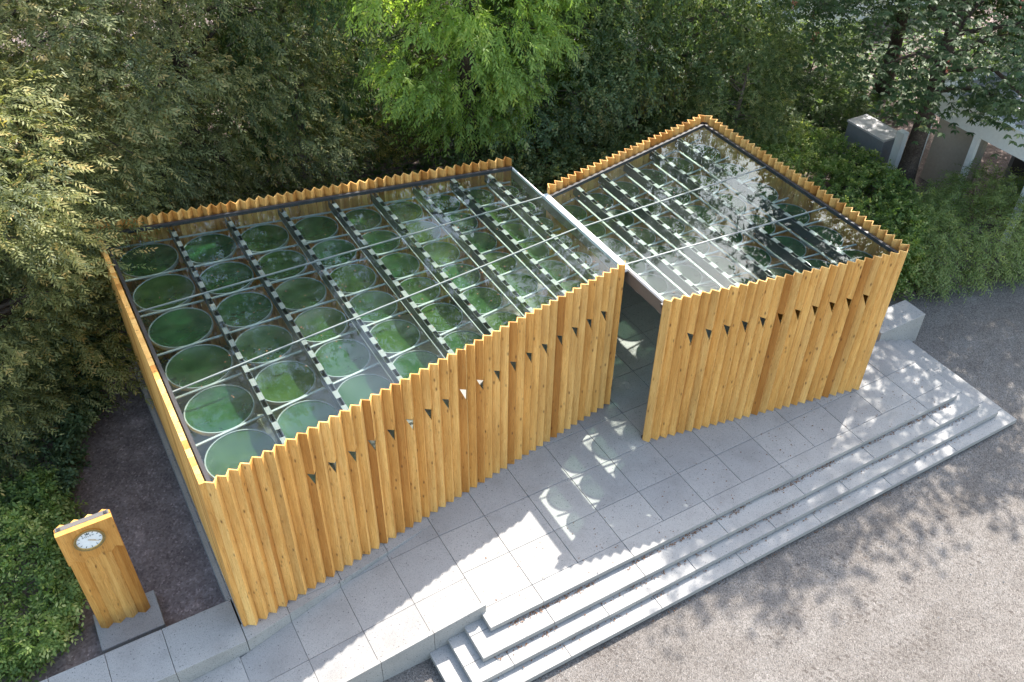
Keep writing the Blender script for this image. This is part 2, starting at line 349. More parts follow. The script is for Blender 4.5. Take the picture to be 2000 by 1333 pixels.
# ------------------------------------------------------------------ platform, steps, ramp
TA = math.tan(math.radians(11.0))
FL = lambda x: 0.99 + (x + 8.14) * 0.178          # left front wall base line
FR = lambda x: 1.24 - (x - 2.27) * 0.2            # right front wall base line
BL = lambda x: 10.2 - (x + 7.08) * 0.196          # left back wall
BR = lambda x: 6.95 + (x - 4.36) * 0.194          # right back wall
GAP = 0.010
def clip_poly(poly, n, d):
    """keep the part of poly with n.p <= d"""
    out = []
    for i in range(len(poly)):
        a = poly[i]; b = poly[(i + 1) % len(poly)]
        da = n[0] * a[0] + n[1] * a[1] - d; db = n[0] * b[0] + n[1] * b[1] - d
        if da <= 0: out.append(a)
        if da * db < 0:
            t = da / (da - db); out.append((a[0] + (b[0] - a[0]) * t, a[1] + (b[1] - a[1]) * t))
    return out
def build_platform():
    core = MB()
    core.box(-3.55, 10.60, -1.36, 10.6, GZ - 0.2, -0.06)
    core.box(-8.12, -3.551, 1.7, 10.6, GZ - 0.2, -0.06)
    root = core.build('stone_platform', M['core'], kind='structure')
    S = M['stone']
    def slab(poly, z0, z1, name='paving_slab', b=0.006):
        poly = [(x, y) for x, y in poly]
        cx = sum(p[0] for p in poly) / len(poly); cy = sum(p[1] for p in poly) / len(poly)
        v = [(x - cx, y - cy, z0) for x, y in poly] + [(x - cx, y - cy, z1 - b) for x, y in poly]
        top = []
        for x, y in poly:
            dx, dy = x - cx, y - cy; l = math.hypot(dx, dy); k = 1 - 1.4 * b / max(l, .05); top.append((dx * k, dy * k, z1))
        v += top; n = len(poly); f = [list(range(n))[::-1], [2 * n + i for i in range(n)]]
        for lev in (0, n):
            for i in range(n):
                j = (i + 1) % n; f.append([lev + i, lev + j, lev + n + j, lev + n + i])
        o = mesh_obj(name, v, f, S, root); o.location = (cx, cy, 0); return o
    cols = [1.2 * k for k in range(-7, 10)]
    rows = [-1.01, 0.0, 1.18, 2.38, 3.58, 4.78, 5.98, 7.18, 8.38, 9.58, 10.7]
    XR = 10.75
    # field of square slabs
    for j in range(len(rows) - 1):
        y0, y1 = rows[j] + GAP / 2, rows[j + 1] - GAP / 2
        xs = [c for c in cols if c >= -3.6 - 0.01 or y0 > 1.0]
        xs = [c for c in xs if c < XR - 0.2] + [XR]
        if y0 > 1.0: xs = [-8.25] + xs[0:]
        xs = sorted(set(round(x, 3) for x in xs if x > -8.3))
        for i in range(len(xs) - 1):
            a, b = xs[i] + GAP / 2, xs[i + 1] - GAP / 2
            poly = [(a, y0), (b, y0), (b, y1), (a, y1)]
            if b < -3.5:                        # left of the ramp start: keep only what lies behind the kerb of the wall
                k = 0.178; off = 0.73 + 8.27 * k
                poly = clip_poly(poly, (k, -1.0), -off)
                if len(poly) < 3: continue
            slab(poly, -0.055 if b > -3.5 else GZ - 0.05, 0.0)
    # front strip of long slabs, the riser is their edge
    xs = [-3.71, -2.4, 0.0, 2.4, 4.8, 7.2, 9.6, XR]
    for i in range(len(xs) - 1):
        slab([(xs[i] + (GAP / 2 if i else 0), -1.5), (xs[i + 1] - GAP / 2, -1.5), (xs[i + 1] - GAP / 2, -1.01 - GAP / 2), (xs[i] + (GAP / 2 if i else 0), -1.01 - GAP / 2)], -0.13, 0.0, 'edge_slab')
    # wrap-round steps (long treads at the front, short returns at both ends)
    lv = [(-0.17, -4.14, 11.15, -1.96), (-0.34, -4.54, 11.56, -2.31), (-0.51, -4.98, 11.97, -2.66)]
    inner = (-3.71, XR, -1.5)
    for s, (z, x0, x1, yf) in enumerate(lv):
        ix0, ix1, iy = inner; t = 0.135
        cuts = [x0] + [2.4 * k + (-1.2 if s % 2 else 0.0) for k in range(-1, 5)] + [x1]
        for i in range(len(cuts) - 1):
            slab([(cuts[i] + (GAP / 2 if i else 0), yf), (cuts[i + 1] - GAP / 2, yf), (cuts[i + 1] - GAP / 2, iy + 0.12), (cuts[i] + (GAP / 2 if i else 0), iy + 0.12)], z - t, z, 'step_slab')
        slab([(x0, iy + 0.12 + GAP), (ix0 + 0.12, iy + 0.12 + GAP), (ix0 + 0.12, -1.10), (x0, -1.10)], z - t, z, 'step_slab')
        ys = [iy + 0.12 + GAP, -0.3, 1.15]
        for k in range(2):
            slab([(ix1 - 0.12, ys[k] + (GAP if k else 0)), (x1, ys[k] + (GAP if k else 0)), (x1, ys[k + 1]), (ix1 - 0.12, ys[k + 1])], z - t, z, 'step_slab')
        inner = (x0, x1, yf)
        MB().box(x0 + 0.13, x1 - 0.13, yf + 0.13, -1.0, GZ - 0.1, z - t + 0.001).build('step_core', M['core'], root)
        MB().box(10.5, x1 - 0.13, -0.999, 1.15, GZ - 0.1, z - t + 0.001).build('step_core', M['core'], root)
    # wall kerb course and terrace in front of the left wall
    k = 0.178
    e = lambda x: 0.73 + max(0.0, x + 8.27) * k
    xs = [-15.6, -14.4, -13.2, -12.0, -10.9, -9.74, -8.275]
    for i in range(len(xs) - 1):
        slab([(xs[i] + GAP / 2, 0.73), (xs[i + 1] - GAP / 2, 0.73), (xs[i + 1] - GAP / 2, 1.88), (xs[i] + GAP / 2, 1.88)], GZ - 0.05, 0.0)
    k = 0.178; off = 0.73 + 8.27 * k
    xs = [-8.27, -7.28, -6.05, -4.84, -3.6]
    for i in range(len(xs) - 1):
        a, b = xs[i] + GAP / 2, xs[i + 1] - GAP / 2
        for ya, yb in ((0.6, 1.18 - GAP / 2),):
            poly = clip_poly([(a, ya), (b, ya), (b, yb), (a, yb)], (k, -1.0), -off)
            if len(poly) > 2: slab(poly, GZ - 0.05, 0.0, 'kerb_slab')
    # platform flank beside the left wall
    ys = [1.885, 4.3, 6.7, 9.1, 10.6]
    for i in range(4):
        slab([(-8.36, ys[i] + GAP / 2), (-8.255, ys[i] + GAP / 2), (-8.255, ys[i + 1] - GAP / 2), (-8.36, ys[i + 1] - GAP / 2)], GZ - 0.05, 0.0, 'kerb_slab')
    # ramp with its outer kerb
    rz = lambda x, y: -0.09 * max(0.0, -4.0 - x)
    rcore = MB(); xs = [-16.0, -12, -8.3, -4.0, -3.6]
    for i in range(4):
        rcore.slab([(xs[i], -1.0), (xs[i + 1], -1.0), (xs[i + 1], e(xs[i + 1]) - 0.01), (xs[i], e(xs[i]) - 0.01)], lambda x, y: GZ - 0.3, lambda x, y: max(rz(x, y) - 0.03, GZ - 0.2))
    rroot = rcore.build('stone_ramp', M['core'], kind='structure')
    def rslab(poly, name='paving_slab', up=0.0, low=0.05):
        mb = MB().slab(poly, lambda x, y: max(rz(x, y), GZ - 0.15) - low, lambda x, y: rz(x, y) + up); return mb.build(name, S, rroot)
    cx = [-15.6, -14.4, -13.2, -12.0, -10.9, -9.72, -8.5, -7.28, -6.05, -4.84, -3.6]
    for i in range(len(cx) - 1):
        a, b = cx[i] + GAP / 2, cx[i + 1] - GAP / 2
        if rz(b, 0) < GZ + 0.0: continue
        rslab([(a, -1.0), (b, -1.0), (b, -0.13 - GAP / 2), (a, -0.13 - GAP / 2)])
        for ya, yb in ((-0.13 + GAP / 2, 1.18 - GAP / 2), (1.18 + GAP / 2, 2.3)):
            poly = [(a, ya), (b, ya), (b, yb), (a, yb)]
            poly = clip_poly(poly, (-k, 1.0), off - 0.004) if b > -8.3 else [(a, ya), (b, ya), (b, min(yb, 0.726)), (a, min(yb, 0.726))]
            if len(poly) > 2 and max(p[1] for p in poly) - ya > 0.02: rslab(poly)
    for i in range(len(cx) - 1):
        a, b = cx[i] + GAP / 2, cx[i + 1] - GAP / 2
        if rz(b, 0) < GZ: continue
        mb = MB().slab([(a, -1.10), (b, -1.10), (b, -1.0 - 0.003), (a, -1.0 - 0.003)], lambda x, y: GZ - 0.1, lambda x, y: 0.25 - 0.10 * (-3.68 - x) if x < -3.68 else 0.25)
        mb.build('kerb_slab', S, rroot)
    return root
build_platform()
def build_block():
    mb = MB(); mb.box(10.55, 12.37, 1.15, 1.93, GZ - 0.05, 0.30)
    o = mb.build('stone_block', M['stone']); md = o.modifiers.new('bevel', 'BEVEL'); md.width = 0.012; md.segments = 2
    tag(o, 'waist-high pale stone block closing the steps beside the hedge', 'stone block')
build_block()

# ------------------------------------------------------------------ timber walls
P0 = 0.2375; AMP = 0.120; TH = 0.024; TP = TH / math.cos(math.atan2(AMP, P0 / 2))
def board_mesh(side, notch, AMP=AMP):
    """one folded board: side 'a' climbs from valley to ridge, 'b' falls back; x along the wall, y outward"""
    g = 0.0016
    xa, xb = (g, P0 / 2 - g * 0.3) if side == 'a' else (P0 / 2 + g * 0.3, P0 - g)
    yv = lambda x: AMP * (1 - abs(x - P0 / 2) / (P0 / 2))
    if not notch: prof = [(0, 0), (1, 0), (1, H), (0, H)]
    else: prof = [(0, 0), (1, 0), (1, 3.10), (0.10, 3.43), (1, 3.43), (1, H), (0, H)]
    if side == 'b': prof = [(1 - s, z) for s, z in prof][::-1]
    n = len(prof); v = []
    for dy in (0.0, -TP):
        for s, z in prof:
            x = xa + (xb - xa) * s; v.append((x, yv(x) + dy, z))
    f = [list(range(n)), [n + i for i in range(n)][::-1]]
    for i in range(n):
        j = (i + 1) % n; f.append([i, n + i, n + j, j])
    me = bpy.data.meshes.new('board_' + side); me.from_pydata(v, [], f); me.update(); me.materials.append(M['wood'])
    return me
BOARD = {(s, k, 0): board_mesh(s, k) for s in 'ab' for k in (False, True)}
BOARD.update({(s, False, 1): board_mesh(s, False, 0.18) for s in 'ab'})
def flat_board():
    g = 0.002; mb = MB().box(g, P0 - g, 0.0, 0.105, 0.0, H); me = mb.mesh('board_flat', M['wood']); return me
FLATB = flat_board()
def wall(parent, a, b, flat=False, holes=(), deep=0):
    """folded board wall with its valley line from a to b; outside lies to the right of a->b"""
    a = Vector((a[0], a[1], 0)); b = Vector((b[0], b[1], 0)); L = (b - a).length; n = round(L / P0); p = L / n
    d = (b - a).normalized(); out = Vector((d.y, -d.x, 0)); rz = math.atan2(d.y, d.x)
    ins = -out
    # dark channel that carries the roof glass, and the sole plate
    mb = MB()
    c0 = a + ins * (TP + 0.05); c1 = b + ins * (TP + 0.05)
    mb.bar((c0.x, c0.y, GLZ + 0.035), (c1.x, c1.y, GLZ + 0.035), 0.075, 0.10)
    w = mb.build('wall', M['dark'], parent)
    MB().bar((c0.x, c0.y, 0.06), (c1.x, c1.y, 0.06), 0.06, 0.06).build('sole_plate', M['dark'], w)
    for k in range(n):
        org = a + d * (p * k); nt = k in holes
        if flat:
            link_obj('board', FLATB, w, (org.x, org.y, 0), rz, (p / P0, -1, 1)); continue
        for s in 'ab':
            o = link_obj('board', BOARD[(s, nt, deep)], w, (org.x, org.y, 0), rz, (p / P0, -1, 1))
    return w

left = empty('timber_pavilion', (-3, 5, 0), 'larger half of the timber pavilion beside the clock, glass roof over green discs', 'pavilion', 'halves of the glass-roofed timber pavilion')
right = empty('timber_pavilion', (5.5, 3.5, 0), 'smaller half of the timber pavilion beside the clipped hedge, glass roof over discs', 'pavilion', 'halves of the glass-roofed timber pavilion')
for r in (left, right): r.location = (0, 0, 0)
IN = 0.10
# each wall's valley line, walked so that the outside is on the right hand
wall(left, (-8.12, 1.08), (2.38, 2.95), holes=set(range(8, 44, 2)))
wall(left, (2.38, 8.345), (-8.12, 10.40), deep=1)
wall(left, (-8.12, 10.40), (-8.12, 1.08), flat=True)
wall(right, (2.29, 1.33), (8.66, 0.055), holes=set(range(3, 25, 2)))
wall(right, (8.66, 0.055), (8.66, 7.785), deep=1)
wall(right, (8.66, 7.785), (2.50, 6.59), deep=1)

# ------------------------------------------------------------------ glass roofs and disc ceilings
def front_in(x, half): return (1.08 + (x + 8.12) * 0.1781 if half == 'L' else 1.33 - (x - 2.29) * 0.2002) + 0.05
def back_in(x, half): return (8.345 + (2.38 - x) * 0.1957 if half == 'L' else 6.59 + (x - 2.50) * 0.194) - 0.05
SP = MB().box(-0.055, 0.055, -0.115, 0.115, 0, 0.018).mesh('spacer_block', M['block'])
def ring_mesh():
    v = []; f = []; n = 40; prof = [(0.966, -0.05), (1.0, -0.05), (1.0, 0.012), (0.966, 0.012)]
    for k in range(n):
        t = 2 * math.pi * k / n
        for r, z in prof: v.append((math.cos(t) * r * 0.5, math.sin(t) * r * 0.5, z))
    for k in range(n):
        j = (k + 1) % n
        for q in range(4): f.append([k * 4 + q, j * 4 + q, j * 4 + (q + 1) % 4, k * 4 + (q + 1) % 4])
    me = bpy.data.meshes.new('ring'); me.from_pydata(v, [], f); me.update(); me.materials.append(M['ring']); return me
def disc_mesh():
    v = [(0, 0, -0.04)]; f = []; n = 40; rs = [0.16, 0.31, 0.43, 0.483]; zs = [-0.037, -0.026, -0.010, 0.0]
    for r, z in zip(rs, zs):
        for k in range(n):
            t = 2 * math.pi * k / n; v.append((math.cos(t) * r, math.sin(t) * r, z))
    for k in range(n):
        j = (k + 1) % n; f.append([0, 1 + k, 1 + j])
        for q in range(3): a = 1 + q * n; f.append([a + k, a + n + k, a + n + j, a + j])
    me = bpy.data.meshes.new('glass_disc'); me.from_pydata(v, [], f); me.update(); me.materials.append(M['disc'])
    for p in me.polygons: p.use_smooth = True
    return me
RING = ring_mesh(); DISC = disc_mesh()
def build_roof(root, half, lines, beams, joints):
    """lines: column lines including both outer edges; joints: list of ((x0,y0),(x1,y1)) glazing joints running along"""
    x0, x1 = lines[0], lines[-1]
    jy = [lambda x, j=j: j[0][1] + (x - j[0][0]) * (j[1][1] - j[0][1]) / (j[1][0] - j[0][0]) for j in joints]
    bounds = [lambda x: front_in(x, half)] + jy + [lambda x: back_in(x, half)]
    for i in range(len(lines) - 1):
        a, b = lines[i] + 0.006, lines[i + 1] - 0.006
        for r in range(len(bounds) - 1):
            lo, hi = bounds[r], bounds[r + 1]
            la, lb, ha, hb = [max(min(q, back_in(xx, half)), front_in(xx, half)) for q, xx in ((lo(a) + 0.006, a), (lo(b) + 0.006, b), (hi(a) - 0.006, a), (hi(b) - 0.006, b))]
            if ha - la < 0.05 and hb - lb < 0.05: continue
            MB().prism([(a, la), (b, lb), (b, max(hb, lb + 0.01)), (a, max(ha, la + 0.01))], GLZ - 0.012, GLZ).build('glass_pane', M['glass'], root)
    for j in jy:
        xa, xb = x0 + 0.02, x1 - 0.02
        MB().bar((xa, j(xa), GLZ + 0.006), (xb, j(xb), GLZ + 0.006), 0.035, 0.03).build('glazing_bar', M['joint'], root)
    for bx in beams:
        ya, yb = front_in(bx, half) + 0.02, back_in(bx, half) - 0.02
        mb = MB()
        for s in (-1, 1): mb.bar((bx + s * 0.050, ya, GLZ - 0.032), (bx + s * 0.050, yb, GLZ - 0.032), 0.014, 0.26)
        mb.bar((bx, ya, GLZ - 0.20), (bx, yb, GLZ - 0.20), 0.086, 0.02)
        beam = mb.build('roof_beam', M['dark'], root)
        n = int((yb - ya) / 0.466)
        for k in range(n + 1):
            y = ya + 0.15 + k * 0.466
            if y < yb - 0.1: link_obj('spacer_block', SP, beam, (bx, y, GLZ - 0.0315))
    # fanned grid of bars with one ringed disc in every cell
    R = 6
    rowy = lambda x, r: front_in(x, half) + 0.04 + (back_in(x, half) - front_in(x, half) - 0.08) * r / R
    for r in range(0, R + 1):
        xa, xb = x0 + 0.03, x1 - 0.03
        MB().bar((xa, rowy(xa, r), DZ + 0.045), (xb, rowy(xb, r), DZ + 0.045), 0.05, 0.03).build('ceiling_bar', M['steel'], root)
    for i, bx in enumerate(lines[1:-1]):
        MB().bar((bx, rowy(bx, 0), DZ + 0.080), (bx, rowy(bx, R), DZ + 0.080), 0.05, 0.03).build('ceiling_bar', M['steel'], root)
    for i in range(len(lines) - 1):
        cx = (lines[i] + lines[i + 1]) / 2; w = lines[i + 1] - lines[i]
        for r in range(R):
            y0, y1 = rowy(cx, r), rowy(cx, r + 1); dia = min(w, y1 - y0) * 0.955
            sl = (rowy(cx + .5, r + .5) - rowy(cx - .5, r + .5))
            o = link_obj('glass_disc', DISC, root, (cx, (y0 + y1) / 2, DZ), rnd.random() * 6.28, (dia, dia, dia))
            link_obj('ring', RING, o)
LB = [-6.5, -5.15, -3.84, -2.56, -1.46, -0.34, 0.67, 1.64]
RB = [3.41, 4.35, 5.31, 6.36, 7.43]
build_roof(left, 'L', [-8.02] + LB + [2.34], LB, [((-8.0, 3.95), (2.4, 4.95)), ((-8.0, 6.86), (2.4, 6.60))])
build_roof(right, 'R', [2.50] + RB + [8.58], RB, [((2.4, 3.10), (8.6, 2.62)), ((2.4, 4.92), (8.6, 4.95))])
# white gutter between the two roofs, bronze fascia under it
g = MB(); g.box(2.345, 2.495, 2.90, 6.64, GLZ - 0.06, GLZ + 0.035); g.box(2.445, 2.497, 1.32, 2.899, GLZ - 0.06, GLZ + 0.012); g.build('gutter', M['white'], right)
MB().box(2.452, 2.492, 1.36, 6.60, GLZ - 0.40, GLZ - 0.062).build('fascia', M['bronze'], right)
MB().box(2.345, 2.375, 2.96, 8.28, GLZ - 0.32, GLZ - 0.062).build('fascia', M['bronze'], left)
MB().box(2.345, 2.38, 6.645, 8.30, GLZ - 0.06, GLZ + 0.012).build('edge_trim', M['white'], left)

# ------------------------------------------------------------------ standing clock
def build_clock():
    X0, X1, YF, ZB, ZT = -10.88, -9.83, 2.72, -0.45, 2.88
    root = empty('standing_clock', ((X0 + X1) / 2, 2.9, GZ), 'tall timber clock with white dial and gold rim on a stone plinth', 'clock'); root.location = (0, 0, 0)
    p = MB(); p.box(-10.98, -9.66, 2.30, 3.30, GZ - 0.05, ZB)
    pl = p.build('plinth', M['stone'], root); md = pl.modifiers.new('b', 'BEVEL'); md.width = 0.02; md.segments = 2
    n = 4; pw = (X1 - X0) / n; am = 0.085; dep = 0.30
    # folded lower body: zigzag front and back, sides closed
    fr = []; bk = []
    for i in range(2 * n + 1):
        x = X0 + pw / 2 * i; r = i % 2
        fr.append((x, YF + 0.07 + (0.0 if r else am))); bk.append((x, YF + dep - (0.0 if r else am)))
    # one post per fold so every board is a piece of its own
    for k in range(n):
        i = 2 * k; g = 0.002
        poly = [(fr[i][0] + g, fr[i][1]), fr[i + 1], (fr[i + 2][0] - g, fr[i + 2][1]), (bk[i + 2][0] - g, bk[i + 2][1]), bk[i + 1], (bk[i][0] + g, bk[i][1])]
        MB().prism(poly, ZB, ZT - 0.03).build('board', M['wood_clock'], root)
    # flat upper front with a zigzag lower edge
    pts = [(X0, ZT), (X0, 1.955)]
    for i in range(1, 2 * n):
        pts.append((X0 + pw / 2 * i, 1.92 if i % 2 == 0 else 2.05))
    pts += [(X1, 1.955), (X1, ZT)]
    # cap: front plate thick enough to close the folds
    v = [(x, YF - 0.012, z) for x, z in pts] + [(x, YF + 0.10, z) for x, z in pts]; m = len(pts)
    f = [list(range(m)), [m + i for i in range(m)][::-1]] + [[i, m + i, m + (i + 1) % m, (i + 1) % m] for i in range(m)]
    mesh_obj('front_panel', v, f, M['wood_clock'], root)
    MB().box(X0 + 0.03, X1 - 0.03, YF + 0.115, YF + 0.225, ZT - 0.045, ZT - 0.006).build('top_cap', M['weathered'], root)
    for x in (X0 + 0.09, X1 - 0.09): MB().box(x - 0.03, x + 0.03, YF + 0.13, YF + 0.195, ZT - 0.006, ZT + 0.006).build('fixing_plate', M['dark'], root)
    cx, cz, R = (X0 + X1) / 2, 2.50, 0.295
    def disc(name, r0, r1, ya, yb, mat, nseg=48, parent=root):
        v = []; f = []
        prof = [(r0, ya), (r1, ya), (r1, yb), (r0, yb)]
        for k in range(nseg):
            t = 2 * math.pi * k / nseg
            for r, y in prof: v.append((cx + math.cos(t) * r, y, cz + math.sin(t) * r))
        for k in range(nseg):
            j = (k + 1) % nseg
            for q in range(4): f.append([k * 4 + q, k * 4 + (q + 1) % 4, j * 4 + (q + 1) % 4, j * 4 + q])
        return mesh_obj(name, v, f, mat, parent)
    disc('bezel', R - 0.055, R, YF - 0.045, YF - 0.006, M['gold'])
    dl = disc('dial', 0.001, R - 0.056, YF - 0.022, YF - 0.007, M['dial'])
    # fluting of the rim
    fl = MB()
    for k in range(72):
        t = 2 * math.pi * k / 72; c, s = math.cos(t), math.sin(t); w = 0.006
        a = Vector((cx + c * (R - 0.05), YF - 0.0475, cz + s * (R - 0.05))); b = Vector((cx + c * (R - 0.004), YF - 0.0475, cz + s * (R - 0.004))); n_ = Vector((-s, 0, c)) * w / 2; dy = Vector((0, 0.003, 0))
        fl.hexa([a - n_ + dy, b - n_ + dy, b + n_ + dy, a + n_ + dy, a - n_, b - n_, b + n_, a + n_])
    fl.build('rim_fluting', M['ink'], root)
    def stroke(name, ang, r0, r1, w, y, mat):
        s, c = math.sin(ang), math.cos(ang); d = Vector((s, 0, c)); n_ = Vector((c, 0, -s)) * w / 2
        a = Vector((cx, y, cz)) + d * r0; b = Vector((cx, y, cz)) + d * r1; dy = Vector((0, 0.003, 0))
        return MB().hexa([a - n_ + dy, b - n_ + dy, b + n_ + dy, a + n_ + dy, a - n_, b - n_, b + n_, a + n_]).build(name, mat, root)
    for h in range(1, 12):
        stroke('hour_marker', h * math.pi / 6, R - 0.115, R - 0.072, 0.013, YF - 0.0265, M['ink'])
    stroke('hour_hand', math.radians(122), -0.02, 0.12, 0.014, YF - 0.031, M['gold'])
    stroke('minute_hand', math.radians(125), -0.03, 0.19, 0.009, YF - 0.035, M['gold'])
    # crown emblem and name under twelve
    cr = MB(); top = [(-0.034, -0.012), (0.034, -0.012), (0.046, 0.040), (0.020, 0.006), (0.0, 0.050), (-0.020, 0.006), (-0.046, 0.040)]
    v = [(cx + x, YF - 0.026, cz + 0.165 + z) for x, z in top] + [(cx + x, YF - 0.022, cz + 0.165 + z) for x, z in top]; m = len(top)
    mesh_obj('crown_emblem', v, [list(range(m))] + [[i, m + i, m + (i + 1) % m, (i + 1) % m] for i in range(m)], M['ink'], root)
    cu = bpy.data.curves.new('lettering', 'FONT'); cu.body = 'ROLEX'; cu.size = 0.062; cu.align_x = 'CENTER'; cu.extrude = 0.0012; cu.space_character = 1.25
    to = bpy.data.objects.new('tmp', cu); COL.objects.link(to); dg = bpy.context.evaluated_depsgraph_get(); me = bpy.data.meshes.new_from_object(to.evaluated_get(dg)); bpy.data.objects.remove(to)
    me.materials.clear(); me.materials.append(M['ink']); lo = link_obj('lettering', me, root, (cx, YF - 0.0245, cz + 0.085)); lo.rotation_euler = (math.pi / 2, 0, 0)
build_clock()

# ------------------------------------------------------------------ buildings beyond the hedge
def build_buildings():
    b = empty('garden_pavilion', (0, 0, 0), 'white flat-roofed garden building with ribbed sheet roof behind the hedge', 'building')
    X0, Y0, Y1, ZT = 19.0, 1.0, 8.0, 3.0; X1 = 27.0
    MB().box(X0, X0 + 0.22, Y0, Y1, ZT - 0.75, ZT + 0.10).build('fascia', M['plaster'], b)
    MB().box(X0 + 0.221, X1, Y1 - 0.22, Y1 + 0.002, ZT - 0.75, ZT + 0.12).build('fascia', M['plaster'], b)
    MB().box(X0 + 0.221, X1, Y0, Y1 - 0.221, ZT - 0.40, ZT - 0.16).build('roof', M['tin'], b)
    k = 0
    rib = MB().box(0, X1 - X0 - 0.25, -0.055, 0.055, 0, 0.09).mesh('roof_rib', M['tin'])
    y = Y0 + 0.15
    while y < Y1 - 0.35:
        link_obj('roof_rib', rib, b, (X0 + 0.23, y, ZT - 0.159)); y += 0.29
    for y in (7.55, 5.6, 3.3): MB().box(X0 + 0.03, X0 + 0.20, y - 0.10, y + 0.10, GZ, ZT - 0.751).build('post', M['plaster'], b)
    MB().box(X0 + 0.9, X0 + 1.1, 5.75, Y1 - 0.3, GZ, ZT - 0.40).build('wall', M['beige'], b)
    MB().box(X0 + 2.8, X0 + 3.0, Y0, 5.7, GZ, ZT - 0.40).build('wall', M['grey'], b)
    for y in (1.6, 3.0, 4.4): MB().box(X0 + 2.70, X0 + 2.799, y, y + 1.1, GZ + 0.9, ZT - 0.75).build('window', M['dark'], b)
    c = empty('utility_cabinet', (0, 0, 0), 'low grey utility cabinet with vent panel and white post behind the hedge', 'cabinet')
    MB().box(17.4, 18.3, 7.9, 9.6, GZ, 1.35).build('body', M['grey'], c)
    MB().box(17.36, 18.34, 7.86, 9.64, 1.35, 1.42).build('lid', M['tin'], c)
    MB().box(17.33, 17.399, 8.3, 9.1, GZ + 0.3, 0.7).build('vent_panel', M['dark'], c)
    MB().box(17.55, 17.80, 7.30, 7.60, GZ, 1.9).build('post', M['plaster'], c)
    d = empty('grey_shed', (0, 0, 0), 'dark grey shed with flat roof half hidden behind the trees', 'shed')
    MB().box(11.3, 14.6, 16.6, 19.5, GZ, 2.0).build('wall', M['grey'], d)
    MB().box(11.1, 14.8, 16.3, 19.8, 2.001, 2.15).build('roof', M['tin'], d)
    MB().box(12.2, 13.2, 16.55, 16.599, GZ, 1.4).build('door', M['dark'], d)
    h = empty('white_house', (0, 0, 0), 'bright white house with a grey sheet roof far behind the trees', 'house')
    MB().box(24.5, 36, 19.5, 27, GZ, 3.2).build('wall', M['plaster'], h)
    MB().box(27.5, 36.4, 19.1, 27.4, 3.201, 3.4).build('roof', M['tin'], h)
    for k in range(9): MB().box(27.55 + k, 27.63 + k, 19.2, 27.3, 3.401, 3.47).build('roof_rib', M['grey'], h)
    for k in range(4): MB().box(25.6 + 2.6 * k, 26.6 + 2.6 * k, 19.44, 19.499, 0.4, 1.9).build('window', M['dark'], h)
build_buildings()

# ------------------------------------------------------------------ foliage
def leaf_mesh(name, pos, d, nrm, ln, wd, tint, mat):
    n = len(pos)
    d = d / np.linalg.norm(d, axis=1, keepdims=True)
    side = np.cross(d, nrm); side /= (np.linalg.norm(side, axis=1, keepdims=True) + 1e-9)
    ln = np.broadcast_to(ln, (n,))[:, None]; wd = np.broadcast_to(wd, (n,))[:, None]
    up = np.cross(side, d)
    mid = pos + d * ln * 0.45
    v = np.empty((n, 4, 3), np.float32)
    v[:, 0] = pos; v[:, 1] = mid + side * wd * 0.5 + up * wd * 0.12; v[:, 2] = pos + d * ln; v[:, 3] = mid - side * wd * 0.5 + up * wd * 0.12
    me = bpy.data.meshes.new(name)
    me.vertices.add(n * 4); me.vertices.foreach_set('co', v.reshape(-1))
    me.loops.add(n * 4); me.loops.foreach_set('vertex_index', np.arange(n * 4, dtype=np.int32))
    me.polygons.add(n); me.polygons.foreach_set('loop_start', np.arange(0, n * 4, 4, dtype=np.int32)); me.polygons.foreach_set('loop_total', np.full(n, 4, np.int32))
    at = me.attributes.new('tint', 'FLOAT', 'FACE'); at.data.foreach_set('value', np.clip(tint, 0, 1).astype(np.float32))
    me.update(calc_edges=True); me.materials.append(mat)
    return me
def unit(a): return a / (np.linalg.norm(a, axis=1, keepdims=True) + 1e-9)
def sprays(rng, B, D, L, nl, ll, lw, droop, fan=0.9, tint=None, tipgain=0.25):
    """pinnate sprays: nl leaves along each curved twig"""
    m = len(B); D = unit(D); t = np.linspace(0.12, 1.0, nl)[None, :, None]
    L = np.broadcast_to(L, (m,))[:, None, None]
    pos = B[:, None, :] + D[:, None, :] * L * t; pos = pos + np.array([0, 0, -1.0]) * (droop * L * t ** 2)
    tan = D[:, None, :] + np.array([0, 0, -1.0]) * (2 * droop * t); tan = tan / np.linalg.norm(tan, axis=2, keepdims=True)
    upv = np.array([0, 0, 1.0]) + rng.normal(0, 0.35, (m, 1, 3))
    sd = np.cross(tan, upv); sd /= (np.linalg.norm(sd, axis=2, keepdims=True) + 1e-9)
    sgn = np.where(np.arange(nl) % 2 == 0, 1.0, -1.0)[None, :, None]
    ld = sd * sgn * fan + tan * 0.75 + rng.normal(0, 0.22, (m, nl, 3)) + np.array([0, 0, -1.0]) * droop * 0.7
    nr = np.cross(sd, tan) + rng.normal(0, 0.30, (m, nl, 3))
    k = rng.uniform(0.75, 1.2, (m, nl))
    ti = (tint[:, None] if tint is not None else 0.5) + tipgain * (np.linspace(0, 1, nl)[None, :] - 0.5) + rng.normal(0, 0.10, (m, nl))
    return pos.reshape(-1, 3), ld.reshape(-1, 3), nr.reshape(-1, 3), (ll * k).reshape(-1), (lw * k).reshape(-1), ti.reshape(-1)
